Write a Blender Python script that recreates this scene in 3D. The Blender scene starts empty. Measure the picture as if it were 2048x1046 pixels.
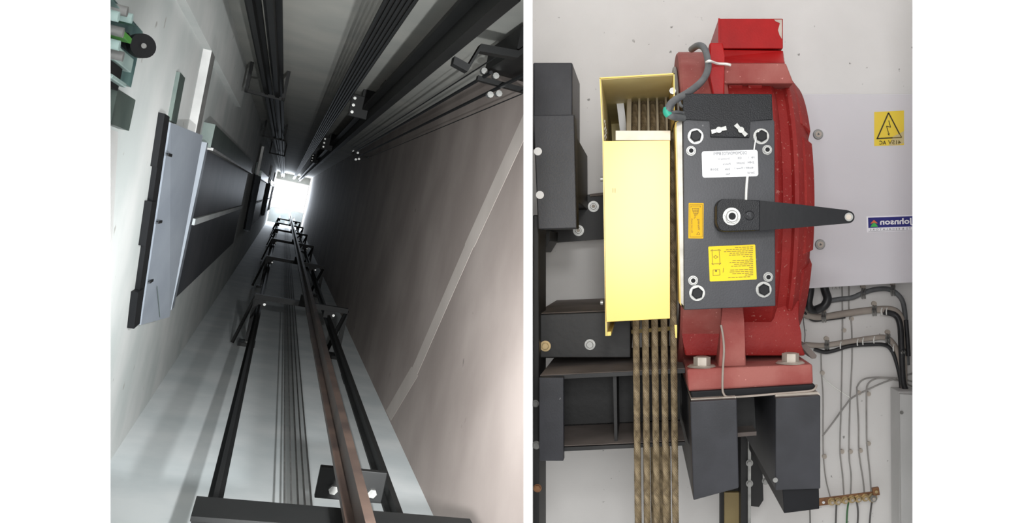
import bpy, bmesh, math, random
from mathutils import Vector, Matrix
random.seed(7)
sc = bpy.context.scene
COL = sc.collection
PI = math.pi
F, PX, PY, H = 1800.0, 1280.0, 500.0, 1.5      # focal length in pixels, principal point, eye height

# ------------------------------------------------------------------ camera, world, lights, exposure
cam = bpy.data.cameras.new('camera')
cam.sensor_width = 36; cam.sensor_fit = 'HORIZONTAL'
cam.lens = 36 * F / 2048
cam.shift_x = (1024 - PX) / 2048
cam.shift_y = (PY - 523) / 2048
cam.clip_start = 0.05; cam.clip_end = 300
camo = bpy.data.objects.new('camera', cam); COL.objects.link(camo)
camo.location = (0, 0, H); camo.rotation_euler = (PI / 2, 0, 0)
sc.camera = camo

world = bpy.data.worlds.new('white_sky'); sc.world = world
world.use_nodes = True
bg = world.node_tree.nodes['Background']
bg.inputs[0].default_value = (1, 1, 1, 1); bg.inputs[1].default_value = 0.82

sc.view_settings.view_transform = 'Standard'
sc.view_settings.look = 'None'
sc.view_settings.gamma = 1
sc.view_settings.use_curve_mapping = False
sc.view_settings.exposure = 0.3

# shaft frame: a runs up the shaft, u across, v from the white wall to the dark wall
def ray(px, py): return Vector(((px - PX) / F, 1, -(py - PY) / F))
A = ray(570, 387).normalized()
_u = A.cross(Vector((0, 0, 1))).normalized(); _v = _u.cross(A)
_ph = math.radians(-11.1)
U = _u * math.cos(_ph) + _v * math.sin(_ph)
V = -_u * math.sin(_ph) + _v * math.cos(_ph)
SL, SR, SB, ST = -0.65, 1.235, -1.794, 1.19
def S(u, v, t): return Vector((0, 0, H)) + A * t + U * u + V * v
def W(px, py, Y): return Vector(((px - PX) / F * Y, Y, H - (py - PY) / F * Y))

def area(name, loc, target, size, power, color=(1, 1, 1)):
    l = bpy.data.lights.new(name, 'AREA'); l.size = size; l.energy = power; l.color = color
    o = bpy.data.objects.new(name, l); COL.objects.link(o)
    o.location = loc; o.rotation_euler = (Vector(target) - Vector(loc)).to_track_quat('-Z', 'Y').to_euler()
    return o
def spot(name, loc, target, power, angle, blend=.4, radius=.03, color=(1, 1, 1)):
    l = bpy.data.lights.new(name, 'SPOT'); l.energy = power; l.color = color
    l.spot_size = math.radians(angle); l.spot_blend = blend; l.shadow_soft_size = radius
    o = bpy.data.objects.new(name, l); COL.objects.link(o)
    o.location = loc; o.rotation_euler = (Vector(target) - Vector(loc)).to_track_quat('-Z', 'Y').to_euler()
    return o
area('added_glare_lamp', (0.06, -0.05, H + 0.46), (0.3, 2.4, H), 0.16, 9)  # unseen lamp, added for the glare on the yellow guard
area('camera_flash', (0.0, -0.02, H + 0.09), (0.0, 2.4, H + 0.05), 0.4, 13)
spot('shaft_work_lamp', S(0.5, 0.1, 2.15), S(0.5, -.9, 9.5), 700, 80, 1.0, .03, (0.97, 0.99, 1.0))
spot('shaft_low_lamp', S(0.54, -0.73, 2.1), S(0.3, -1.6, 9.5), 680, 78, 1.0, .03, (0.97, 0.99, 1.0))
area('shaft_end_daylight', S(0.25, -0.1, 57.0), S(0.25, -0.1, 30), 1.5, 500, (0.82, 0.9, 1.0))

# ------------------------------------------------------------------ helpers
def lin(c):
    out = []
    for x in c[:3]:
        x = x / 255.0
        out.append(x / 12.92 if x <= 0.04045 else ((x + 0.055) / 1.055) ** 2.4)
    return (*out, 1)
MATS = {}
def mat(name, c1, c2=None, rough=.5, metal=0.0, scale=12, bump=0.0, bscale=80, spots=None, spot_scale=60, spot_cut=.7, stretch=None, spec=.5, coat=0):
    m = bpy.data.materials.new(name); m.use_nodes = True
    nt = m.node_tree; n = nt.nodes; b = n['Principled BSDF']
    b.inputs['Roughness'].default_value = rough; b.inputs['Metallic'].default_value = metal
    b.inputs['Specular IOR Level'].default_value = spec
    b.inputs['Coat Weight'].default_value = coat
    tc = n.new('ShaderNodeTexCoord'); mp = n.new('ShaderNodeMapping')
    nt.links.new(tc.outputs['Object'], mp.inputs[0])
    if stretch: mp.inputs['Scale'].default_value = stretch
    col = None
    if c2:
        no = n.new('ShaderNodeTexNoise'); no.inputs['Scale'].default_value = scale; no.inputs['Detail'].default_value = 6
        nt.links.new(mp.outputs[0], no.inputs['Vector'])
        r = n.new('ShaderNodeValToRGB'); r.color_ramp.elements[0].position = .36; r.color_ramp.elements[1].position = .66
        r.color_ramp.elements[0].color = lin(c1); r.color_ramp.elements[1].color = lin(c2)
        nt.links.new(no.outputs['Fac'], r.inputs[0]); col = r.outputs[0]
    if spots:
        no2 = n.new('ShaderNodeTexNoise'); no2.inputs['Scale'].default_value = spot_scale; no2.inputs['Detail'].default_value = 3
        nt.links.new(mp.outputs[0], no2.inputs['Vector'])
        r2 = n.new('ShaderNodeValToRGB'); r2.color_ramp.elements[0].position = spot_cut; r2.color_ramp.elements[1].position = spot_cut + .04
        nt.links.new(no2.outputs['Fac'], r2.inputs[0])
        mx = n.new('ShaderNodeMix'); mx.data_type = 'RGBA'
        nt.links.new(r2.outputs[0], mx.inputs['Factor'])
        if col: nt.links.new(col, mx.inputs['A'])
        else: mx.inputs['A'].default_value = lin(c1)
        mx.inputs['B'].default_value = lin(spots); col = mx.outputs['Result']
    if col: nt.links.new(col, b.inputs['Base Color'])
    else: b.inputs['Base Color'].default_value = lin(c1)
    if bump:
        nb = n.new('ShaderNodeTexNoise'); nb.inputs['Scale'].default_value = bscale; nb.inputs['Detail'].default_value = 4
        nt.links.new(mp.outputs[0], nb.inputs['Vector'])
        bp = n.new('ShaderNodeBump'); bp.inputs['Strength'].default_value = bump; bp.inputs['Distance'].default_value = .004
        nt.links.new(nb.outputs['Fac'], bp.inputs['Height']); nt.links.new(bp.outputs[0], b.inputs['Normal'])
    MATS[name] = m
    return m
mat('margin_white', (252, 252, 252), rough=.9, spec=.1)
mat('room_wall', (222, 220, 217), (232, 230, 227), rough=.8, scale=3, bump=.15, bscale=30, spots=(150, 148, 144), spot_scale=38, spot_cut=.71)
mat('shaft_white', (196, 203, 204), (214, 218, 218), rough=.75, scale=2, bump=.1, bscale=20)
mat('shaft_left', (186, 192, 190), (206, 208, 206), rough=.75, scale=1.6, bump=.1, bscale=20, spots=(160, 160, 155), spot_scale=9, spot_cut=.72)
mat('shaft_concrete', (146, 134, 128), (166, 154, 148), rough=.85, scale=1.1, bump=.15, bscale=14, spots=(118, 108, 104), spot_scale=5, spot_cut=.73)
mat('concrete_pale', (184, 174, 167), (194, 184, 177), rough=.85, scale=2)
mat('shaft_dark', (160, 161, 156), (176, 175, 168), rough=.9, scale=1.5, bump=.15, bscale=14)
mat('red_bright', (150, 8, 9), (166, 14, 15), rough=.4, spec=.25, scale=14, bump=.05, bscale=200)
mat('red_cast', (130, 22, 21), (146, 42, 38), rough=.6, spec=.3, scale=9, bump=.25, bscale=160, spots=(162, 92, 84), spot_scale=110, spot_cut=.65)
mat('red_dusty', (146, 66, 60), (162, 96, 88), rough=.75, scale=9, bump=.25, bscale=140, spots=(196, 130, 122), spot_scale=120, spot_cut=.68)
mat('black_paint', (14, 15, 18), (24, 25, 28), rough=.42, spec=.2, scale=7, bump=.04, bscale=90, spots=(112, 112, 112), spot_scale=34, spot_cut=.745)
mat('black_plate', (36, 37, 41), (50, 51, 56), rough=.42, spec=.4, scale=8, bump=.05, bscale=240, spots=(136, 136, 138), spot_scale=36, spot_cut=.74)
mat('black_textured', (9, 10, 14), (15, 17, 22), rough=.4, scale=14, bump=.2, bscale=420, spec=.25)
mat('black_steel', (12, 12, 12), (24, 23, 22), rough=.5, scale=6, bump=.08, bscale=60)
mat('dusty_steel', (104, 95, 90), (134, 124, 118), rough=.8, scale=5, bump=.1, bscale=60)
mat('rail_steel', (12, 13, 13), (20, 20, 19), rough=.6, metal=0, scale=3, spec=.25)
mat('brown_rail', (50, 40, 36), (74, 59, 51), rough=.5, metal=.2, scale=4, stretch=(1, 1, 1))
mat('yellow_paint', (240, 204, 100), (242, 207, 106), rough=.3, scale=5, spots=(214, 190, 80), spot_scale=30, spot_cut=.78)
mat('yellow_inside', (214, 198, 140), (226, 212, 158), rough=.6, scale=8)
mat('zinc', (132, 132, 130), (165, 165, 161), rough=.4, metal=.85, scale=30)
mat('dusty_zinc', (172, 162, 150), (192, 183, 172), rough=.55, metal=.35, scale=30)
mat('machined_steel', (128, 125, 117), (150, 147, 139), rough=.4, metal=.7, scale=20)
mat('sheave_ridge', (196, 187, 168), (212, 203, 186), rough=.5, metal=.35, scale=20)
mat('rope_wire', (112, 97, 74), (150, 133, 104), rough=.6, metal=.3, scale=60)
mat('shaft_rope', (92, 92, 92), (112, 112, 110), rough=.6, metal=.2, scale=10)
mat('cabinet_grey', (214, 213, 217), (218, 217, 221), rough=.5, scale=3, bump=.03, bscale=300)
mat('trunk_grey', (192, 192, 190), (204, 204, 202), rough=.55, scale=4)
mat('sticker_white', (232, 233, 234), rough=.7, spec=.2)
mat('sticker_yellow', (236, 206, 50), rough=.7, spec=.2)
mat('sticker_amber', (224, 176, 36), rough=.7, spec=.2)
mat('sign_yellow', (238, 212, 62), (238, 206, 66), rough=.45, scale=20)
mat('sign_worn', (206, 192, 140), rough=.6)
mat('print_dark', (58, 48, 22), rough=.6)
mat('print_faded', (112, 96, 40), rough=.6)
mat('print_grey', (104, 104, 108), rough=.6)
mat('logo_blue', (36, 38, 122), rough=.35)
mat('logo_white', (246, 246, 250), rough=.4)
mat('logo_orange', (226, 112, 62), rough=.4)
mat('logo_green', (66, 186, 84), rough=.4)
mat('cable_grey', (84, 86, 88), (104, 106, 106), rough=.5, scale=30)
mat('cable_black', (30, 30, 32), (46, 46, 48), rough=.45, scale=20)
mat('cable_dusty', (150, 140, 130), (172, 162, 152), rough=.75, scale=10)
mat('wire_grey', (140, 138, 134), (164, 160, 156), rough=.6, scale=20)
mat('wire_dark', (92, 90, 88), rough=.6)
mat('wire_green', (62, 110, 66), rough=.5)
mat('tape_green', (38, 158, 132), rough=.5)
mat('tie_white', (238, 238, 232), rough=.4)
mat('copper', (150, 108, 74), (120, 84, 58), rough=.5, metal=.4, scale=40)
mat('brass_bolt', (196, 172, 128), (168, 150, 112), rough=.4, metal=.6, scale=60)
mat('wood_tan', (150, 132, 88), (136, 118, 78), rough=.6, scale=9)
mat('door_dark', (62, 66, 72), (78, 80, 84), rough=.5, metal=.2, scale=2)
mat('door_track', (70, 84, 80), (92, 104, 98), rough=.35, metal=.2, scale=5)
mat('toe_guard', (126, 133, 142), (142, 149, 157), rough=.5, metal=.1, scale=2)
mat('bright_jamb', (140, 140, 138), (166, 166, 164), rough=.4, metal=.3, scale=4)
mat('operator_teal', (64, 96, 96), (110, 142, 138), rough=.35, metal=.2, scale=9)
mat('operator_green', (82, 158, 62), (98, 176, 76), rough=.4, scale=9)
mat('operator_pale', (170, 196, 192), (190, 212, 206), rough=.35, scale=9)
mat('rubber_dark', (18, 19, 21), rough=.6, spec=.25)

ORG = {}
def link(o, parent, org):
    COL.objects.link(o)
    po = ORG[parent.name] if parent else Vector((0, 0, 0))
    if parent: o.parent = parent
    o.location = org - po
    ORG[o.name] = org.copy()
    return o
def tag(o, label=None, cat=None, group=None, kind=None):
    if label: o['label'] = label
    if cat: o['category'] = cat
    if group: o['group'] = group
    if kind: o['kind'] = kind
    return o
def thing(name, loc, label, cat, group=None):
    o = bpy.data.objects.new(name, None); o.empty_display_size = .05
    link(o, None, Vector(loc)); return tag(o, label, cat, group)
def finish(name, bm, m, parent=None, smooth=None, bevel=0, org=None):
    if bevel:
        bmesh.ops.bevel(bm, geom=bm.edges[:], offset=bevel, segments=2, affect='EDGES', profile=.5, clamp_overlap=True)
    bmesh.ops.recalc_face_normals(bm, faces=bm.faces[:])
    if org is None:
        xs = [v.co.x for v in bm.verts]; ys = [v.co.y for v in bm.verts]; zs = [v.co.z for v in bm.verts]
        org = Vector(((min(xs) + max(xs)) / 2, (min(ys) + max(ys)) / 2, min(zs)))
    for v in bm.verts: v.co -= org
    me = bpy.data.meshes.new(name); bm.to_mesh(me); bm.free()
    me.materials.append(MATS[m] if isinstance(m, str) else m)
    if smooth is not None:
        me.shade_smooth()
        if smooth: me.set_sharp_from_angle(angle=math.radians(smooth))
    o = bpy.data.objects.new(name, me)
    return link(o, parent, org)
def prism(bm, front, back):
    a = [bm.verts.new(p) for p in front]; b = [bm.verts.new(p) for p in back]
    n = len(a); bm.faces.new(a); bm.faces.new(b[::-1])
    for i in range(n):
        bm.faces.new((a[i], b[i], b[(i + 1) % n], a[(i + 1) % n]))
def poly(name, pts, Yf, Yb, m, parent=None, bevel=0, smooth=None, back=None):
    """pixel polygon at depth Yf extruded straight back to Yb"""
    bm = bmesh.new(); fr = [W(x, y, Yf) for x, y in pts]
    bk = [Vector((p.x, Yb, p.z)) for p in fr]
    prism(bm, fr, bk)
    return finish(name, bm, m, parent, smooth, bevel)
def rect(name, x0, y0, x1, y1, Yf, Yb, m, parent=None, bevel=0):
    return poly(name, [(x0, y0), (x1, y0), (x1, y1), (x0, y1)], Yf, Yb, m, parent, bevel)
def hexa(bm, c):   # 8 corners: (u0,v0,t0) order
    vs = [bm.verts.new(p) for p in c]
    for f in ((0, 1, 3, 2), (4, 6, 7, 5), (0, 4, 5, 1), (2, 3, 7, 6), (0, 2, 6, 4), (1, 5, 7, 3)): bm.faces.new([vs[i] for i in f])
def sbox(name, u0, u1, v0, v1, t0, t1, m, parent=None, bevel=0):
    bm = bmesh.new(); hexa(bm, [S(u, v, t) for u in (u0, u1) for v in (v0, v1) for t in (t0, t1)])
    return finish(name, bm, m, parent, None, bevel)
def wbox(name, x0, x1, y0, y1, z0, z1, m, parent=None, bevel=0):
    bm = bmesh.new(); hexa(bm, [Vector((x, y, z)) for x in (x0, x1) for y in (y0, y1) for z in (z0, z1)])
    return finish(name, bm, m, parent, None, bevel)
def catmull(pts, k=8):
    P = [pts[0]] + list(pts) + [pts[-1]]; out = []
    for i in range(1, len(P) - 2):
        for j in range(k):
            t = j / k; p0, p1, p2, p3 = P[i - 1], P[i], P[i + 1], P[i + 2]
            out.append(.5 * ((2 * p1) + (-p0 + p2) * t + (2 * p0 - 5 * p1 + 4 * p2 - p3) * t * t + (-p0 + 3 * p1 - 3 * p2 + p3) * t ** 3))
    out.append(pts[-1]); return out
def sweep(bm, path, r, sides=8, cap=True):
    rings = []; n = len(path); prev = None
    for i, p in enumerate(path):
        d = (path[min(i + 1, n - 1)] - path[max(i - 1, 0)]).normalized()
        if prev is None:
            s = d.cross(Vector((0, 1, 0)) if abs(d.y) < .9 else Vector((1, 0, 0))).normalized()
        else:
            s = (prev - d * prev.dot(d)).normalized()
        prev = s; q = d.cross(s)
        rr = r[i] if isinstance(r, (list, tuple)) else r
        rings.append([bm.verts.new(p + (s * math.cos(2 * PI * k / sides) + q * math.sin(2 * PI * k / sides)) * rr) for k in range(sides)])
    for a, b in zip(rings, rings[1:]):
        for k in range(sides):
            bm.faces.new((a[k], a[(k + 1) % sides], b[(k + 1) % sides], b[k]))
    if cap: bm.faces.new(rings[0][::-1]); bm.faces.new(rings[-1])
def tube(name, pts, r, m, parent=None, sides=8, k=8, straight=False):
    bm = bmesh.new(); sweep(bm, pts if straight else catmull(pts, k), r, sides)
    return finish(name, bm, m, parent, 50)
def ptube(name, pp, Y, rpx, m, parent=None, sides=8, k=8):
    return tube(name, [W(p[0], p[1], p[2] if len(p) > 2 else Y) for p in pp], rpx * Y / F, m, parent, sides, k)
def lathe_x(name, prof, yc, zc, m, parent=None, segs=72, smooth=35):
    bm = bmesh.new(); rings = []
    for x, r in prof:
        rings.append([bm.verts.new((x, yc + r * math.cos(2 * PI * k / segs), zc + r * math.sin(2 * PI * k / segs))) for k in range(segs)])
    for a, b in zip(rings, rings[1:]):
        for k in range(segs): bm.faces.new((a[k], a[(k + 1) % segs], b[(k + 1) % segs], b[k]))
    bm.faces.new(rings[0]); bm.faces.new(rings[-1][::-1])
    return finish(name, bm, m, parent, smooth)
def cyl(bm, c, r, h, axis, sides=16, r2=None, rot=0):
    """cylinder from c along axis for h"""
    ax = Vector(axis).normalized(); s = ax.orthogonal().normalized(); q = ax.cross(s); r2 = r if r2 is None else r2
    a = [bm.verts.new(c + (s * math.cos(2 * PI * k / sides + rot) + q * math.sin(2 * PI * k / sides + rot)) * r) for k in range(sides)]
    b = [bm.verts.new(c + ax * h + (s * math.cos(2 * PI * k / sides + rot) + q * math.sin(2 * PI * k / sides + rot)) * r2) for k in range(sides)]
    bm.faces.new(a[::-1]); bm.faces.new(b)
    for k in range(sides): bm.faces.new((a[k], a[(k + 1) % sides], b[(k + 1) % sides], b[k]))
FRONT = (0, -1, 0)
def bolt(c, r, parent, head='zinc', washer='zinc', axis=FRONT, wr=1.35, hh=.7, rot=.3, name='bolt', tip=False, hole=False):
    """washer disc with a hexagon head (and threaded tip) as part and sub-part"""
    ax = Vector(axis).normalized(); c = Vector(c)
    bm = bmesh.new(); cyl(bm, c, r * wr, r * .22, ax, 20)
    w = finish(name, bm, washer, parent, 40)
    bm = bmesh.new(); cyl(bm, c + ax * r * .2, r, r * hh, ax, 6, rot=rot); cyl(bm, c + ax * r * (.2 + hh), r * .84, r * .07, ax, 18, r * .74)
    h = finish('hex_head', bm, head, w, 30)
    if tip:
        bm = bmesh.new(); cyl(bm, c + ax * r * .4, r * .5, r * (hh + .25), ax, 14, r * .45); finish('thread_end', bm, tip, w, 40)
    if hole:
        bm = bmesh.new(); cyl(bm, c + ax * r * .4, r * .5, r * (hh - .12), ax, 14); finish('socket', bm, 'rubber_dark', w, 40)
    return w
def text(name, s, x, y, hpx, Y, m, parent, wpx=None, mirror=True, rot=0, bold=0.0, dy=.0006, vert=False):
    """lettering centred on pixel (x,y) at depth Y; reads mirrored like the photograph"""
    cu = bpy.data.curves.new(name, 'FONT'); cu.body = s; cu.size = 1; cu.offset = bold; cu.resolution_u = 2
    to = bpy.data.objects.new(name + '_tmp', cu); COL.objects.link(to)
    dg = bpy.context.evaluated_depsgraph_get(); dg.update()
    me = bpy.data.meshes.new_from_object(to.evaluated_get(dg))
    bpy.data.objects.remove(to)
    xs = [v.co.x for v in me.vertices]; ys = [v.co.y for v in me.vertices]
    cx, cy = (min(xs) + max(xs)) / 2, (min(ys) + max(ys)) / 2
    sy = hpx / (max(ys) - min(ys)); sx = wpx / (max(xs) - min(xs)) if wpx else sy
    k = Y / F; c = W(x, y, Y)
    for v in me.vertices:
        a = (v.co.x - cx) * sx * (-1 if mirror else 1); b = (v.co.y - cy) * sy
        ca, sa = math.cos(rot), math.sin(rot)
        v.co = Vector(((a * ca - b * sa) * k, -dy, (a * sa + b * ca) * k))
    me.materials.append(MATS[m])
    return link(bpy.data.objects.new(name, me), parent, c)
def lines(name, segs, wpx, Y, m, parent, th=.0006):
    """printed strokes: pixel segments at depth Y"""
    bm = bmesh.new()
    for (x0, y0, x1, y1) in segs:
        d = Vector((x1 - x0, y1 - y0)); d.normalize(); n = Vector((-d.y, d.x)) * wpx / 2
        q = [(x0 + n.x, y0 + n.y), (x1 + n.x, y1 + n.y), (x1 - n.x, y1 - n.y), (x0 - n.x, y0 - n.y)]
        fr = [W(a, b, Y) - Vector((0, th, 0)) for a, b in q]; prism(bm, fr, [p + Vector((0, th, 0)) for p in fr])
    return finish(name, bm, m, parent)
def rrect(x0, y0, x1, y1, r, n=4):
    out = []
    for cx, cy, a0 in ((x1 - r, y0 + r, -90), (x1 - r, y1 - r, 0), (x0 + r, y1 - r, 90), (x0 + r, y0 + r, 180)):
        for i in range(n + 1):
            a = math.radians(a0 + 90 * i / n); out.append((cx + r * math.cos(a), cy + r * math.sin(a)))
    return out
def skew(pts, x0, y0, ang):
    ca, sa = math.cos(ang), math.sin(ang)
    return [(x0 + (x - x0) * ca - (y - y0) * sa, y0 + (x - x0) * sa + (y - y0) * ca) for x, y in pts]
def copy_tree(o, off, parent=None):
    c = o.copy(); COL.objects.link(c)
    if parent: c.parent = parent
    else: c.location = o.location + off
    for ch in list(o.children): copy_tree(ch, off, c)
    return c

# ------------------------------------------------------------------ setting: white slabs added as blank margins, room wall
def margin_slab(name, front, back, Yf, Yb):
    bm = bmesh.new(); zt, zb = 3.2, -1.2
    fr = [Vector(((front[0] - PX) / F * Yf, Yf, zb)), Vector(((front[1] - PX) / F * Yf, Yf, zb)), Vector(((front[1] - PX) / F * Yf, Yf, zt)), Vector(((front[0] - PX) / F * Yf, Yf, zt))]
    bk = [Vector(((back[0] - PX) / F * Yb, Yb, zb)), Vector(((back[1] - PX) / F * Yb, Yb, zb)), Vector(((back[1] - PX) / F * Yb, Yb, zt)), Vector(((back[0] - PX) / F * Yb, Yb, zt))]
    prism(bm, fr, bk); return tag(finish(name, bm, 'margin_white'), kind='structure')
margin_slab('margin_left', (-900, 221), (-900, 150), 1.9, 2.6)
margin_slab('margin_middle', (1047, 1065), (1048.5, 1064), 1.9, 4.6)
margin_slab('margin_right', (1825, 2700), (1850, 2700), 1.9, 3.3)
bm = bmesh.new(); hexa(bm, [Vector((x, y, z)) for x in ((1056 - PX) / F * 3.15, 1.9) for y in (3.15, 3.3) for z in (-1.2, 3.2)])
tag(finish('wall_back', bm, 'room_wall'), kind='structure')

# lift shaft walls
T0, T1 = 2.2, 58.0
tag(sbox('wall_shaft_door_side', SL - .15, SL, SB - .15, ST + .15, 2.5, T1, 'shaft_left'), kind='structure')
tag(sbox('wall_shaft_rail_side', SL - .15, SR + .15, SB - .15, SB, 3.2, T1, 'shaft_white'), kind='structure')
tag(sbox('trim_1', SL, SL + .05, .80, ST, 2.6, 10.5, 'shaft_left'), kind='structure')
ws = tag(sbox('wall_shaft_concrete_side', SR, SR + .15, SB - .15, ST + .15, 3.5, T1, 'shaft_concrete'), kind='structure')
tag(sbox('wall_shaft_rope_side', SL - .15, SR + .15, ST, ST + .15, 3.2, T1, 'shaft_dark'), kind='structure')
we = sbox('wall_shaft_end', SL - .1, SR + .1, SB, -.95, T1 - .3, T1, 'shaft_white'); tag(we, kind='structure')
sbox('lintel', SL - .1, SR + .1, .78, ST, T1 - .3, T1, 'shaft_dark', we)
bm = bmesh.new()
def diag_strip(v0, t0, v1, t1, w, d=.0012):
    a0, a1 = S(SR, v0, t0 - w), S(SR, v0, t0 + w); b0, b1 = S(SR, v1, t1 - w), S(SR, v1, t1 + w)
    fr = [a0, a1, b1, b0]; prism(bm, [p - U * d for p in fr], fr)
diag_strip(.95, 5.05, -.1, 6.25, .17); diag_strip(-.1, 6.25, -1.2, 7.4, .15); diag_strip(-1.2, 7.4, -1.78, 8.3, .2)
finish('pale_strip', bm, 'concrete_pale', ws)  # paler thin strip running diagonally over the concrete

# ------------------------------------------------------------------ lift shaft: rails, brackets, ropes
def t_rail(name, u, v, t0, t1, w, h, m, flip=1, label='', group=None):
    """guide rail of T section: flange towards the wall, blade towards the shaft"""
    r = thing(name, S(u, v, t0), label, 'rail', group)
    sbox('flange', u - w / 2, u + w / 2, v - flip * h * .5, v - flip * h * .28, t0, t1, m, r)
    sbox('blade', u - w * .17, u + w * .17, v - flip * h * .28, v + flip * h * .5, t0, t1, m, r)
    for t in [x for x in (7.6, 14.6, 21.6) if t0 < x < t1]:
        f = sbox('fish_plate', u - w * .46, u + w * .46, v - flip * h * .68, v - flip * h * .5, t - .2, t + .2, m, r)
    return r
t_rail('guide_rail', -.02, SB + .46, 3.75, T1 - .4, .062, .06, 'rail_steel', 1, 'thin black guide rail on the left side of the white shaft wall', 'counterweight guide rails')
t_rail('guide_rail', .745, SB + .46, 3.75, T1 - .4, .075, .07, 'rail_steel', 1, 'black guide rail nearest the brown concrete wall of the shaft', 'counterweight guide rails')
t_rail('guide_rail', .455, SB + .76, 2.6, T1 - .4, .1, .1, 'brown_rail', 1, 'thick rusty brown guide rail running over the black cross beam')
t_rail('guide_rail', .625, ST - .25, 3.3, T1 - .4, .17, .14, 'rail_steel', -1, 'heavy black guide rail crossing the dark upper wall of the shaft')
t_rail('guide_rail', -.35, ST - .25, 4.4, T1 - .4, .085, .06, 'rail_steel', -1, 'left one of the slim twin rails on the dark shaft wall', 'slim twin rails')
t_rail('guide_rail', -.25, ST - .25, 4.4, T1 - .4, .095, .07, 'rail_steel', -1, 'right one of the slim twin rails on the dark shaft wall', 'slim twin rails')

ordn = ['nearest', 'second nearest', 'third nearest', 'fourth nearest', 'fifth nearest', 'farthest']
def rail_bracket(t, lab):
    r = thing('rail_bracket', S(.44, SB, t), lab, 'bracket', 'frames holding the rails off the white shaft wall')
    hb = SB + .57
    sbox('cross_bar', -.09, .95, hb - .03, hb + .03, t - .05, t + .05, 'rail_steel', r)
    for u in (-.07, .93):
        sg = 1 if u < 0 else -1
        sbox('leg', u - .025, u + .025, SB, hb - .03, t - .03, t + .03, 'rail_steel', r)
        p = sbox('foot_plate', u - .09, u + .09, SB, SB + .04, t - .14, t + .14, 'rail_steel', r)
        bm = bmesh.new(); cyl(bm, S(u, SB + .04, t - .08), .025, .02, V, 6); finish('anchor_bolt', bm, 'zinc', p)
    for u in (-.02, .745):
        sbox('rail_clip', u - .06, u + .06, hb - .11, hb - .03, t - .06, t + .06, 'rail_steel', r)
        bm = bmesh.new(); cyl(bm, S(u + .05, hb - .07, t - .06), .016, .02, -A, 6); finish('clip_bolt', bm, 'zinc', r)
    sbox('spacer_block', .40, .50, hb + .03, hb + .1, t - .06, t + .06, 'rail_steel', r)
    # diagonal stay from the free end of the bar down to the wall
    tube('stay', [S(.94, hb, t), S(.76, SB + .02, t - .3)], .025, 'rail_steel', r, 6, straight=True)
    tube('stay', [S(-.08, hb, t), S(-.22, SB + .02, t - .1)], .02, 'rail_steel', r, 6, straight=True)
for i, t in enumerate((11.2, 18.0, 25.0, 32.0, 39.0, 46.0)):
    rail_bracket(t, ordn[i] + ' black rail bracket spanning the two thin rails up the shaft')

# cross beam at the near end with its hanger plate
r = thing('cross_beam', S(.44, SB + .2, 3.9), 'black steel cross beam at the bottom edge below the rails', 'beam')
hb = SB + .60
sbox('beam_web', -.08, .93, hb - .07, hb + .05, 3.53, 3.56, 'rail_steel', r)
sbox('beam_flange', -.08, .93, hb + .04, hb + .058, 3.34, 3.56, 'rail_steel', r)
sbox('beam_flange', -.08, .93, hb - .085, hb - .068, 3.34, 3.56, 'rail_steel', r)
sbox('post', -.07, -.01, SB, hb - .085, 3.4, 3.5, 'rail_steel', r)
sbox('post', .06, .10, SB, hb - .085, 3.4, 3.5, 'rail_steel', r)
sbox('post', .84, .9, SB, hb - .085, 3.55, 3.6, 'rail_steel', r)
r = thing('bolted_plate', S(.55, SB + .56, 4.4), 'dark plate with two bright bolt heads behind the brown rail', 'plate')
sbox('plate', .40, .71, SB + .42, SB + .57, 4.42, 4.46, 'rail_steel', r, .004)
for u in (.475, .655):
    bm = bmesh.new(); cyl(bm, S(u, SB + .47, 4.42), .022, .025, -A, 6); finish('bolt_head', bm, 'zinc', r)

names5 = ['leftmost', 'second from left', 'middle', 'second from right', 'rightmost']
for i in range(5):
    u = .31 + .034 * i
    o = tube('hoist_rope', [S(u, SB + .2, 4.0), S(u, SB + .2, T1 - .4)], .006, 'shaft_rope', None, 6, straight=True)
    tag(o, names5[i] + ' of the five thin grey ropes hanging before the white shaft wall', 'rope', 'thin ropes along the white shaft wall')
for i in range(6):
    u = .245 + .022 * i
    o = tube('hoist_rope', [S(u, ST - .25, 3.6), S(u, ST - .25, T1 - .4)], .0112, 'rail_steel', None, 6, straight=True)
    tag(o, ['first', 'second', 'third', 'fourth', 'fifth', 'sixth'][i] + ' rope from the left in the dark band beside the heavy black rail', 'rope', 'dark rope band on the upper shaft wall')

# brackets of the heavy rail
def heavy_bracket(t, lab):
    r = thing('rail_bracket', S(.6, ST, t), lab, 'bracket', 'bolted plates holding the heavy black rail')
    sbox('bracket_arm', .52, .68, ST - .2, ST, t - .08, t + .08, 'rail_steel', r)
    p = sbox('bracket_plate', .42, .60, ST - .30, ST - .08, t - .12, t - .08, 'rail_steel', r, .004)
    for k in range(3):
        bm = bmesh.new(); cyl(bm, S(.45, ST - .12 - .07 * k, t - .12), .016, .03, -A, 6); finish('bracket_bolt', bm, 'zinc', p)
heavy_bracket(9.6, 'nearest bolted black bracket on the heavy rail, with three bright bolts')
heavy_bracket(16.8, 'middle bolted black bracket on the heavy rail, deeper in the shaft')
heavy_bracket(24.0, 'farthest bolted black bracket on the heavy rail towards the light')
r = thing('corner_bracket', S(.9, ST, 4.7), 'black zigzag bracket reaching from the heavy rail to the concrete wall', 'bracket')
zz = [(.66, ST - .34), (.74, ST - .36), (.78, ST - .24), (.98, ST - .22), (1.06, ST - .12), (SR, ST - .12)]
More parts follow.
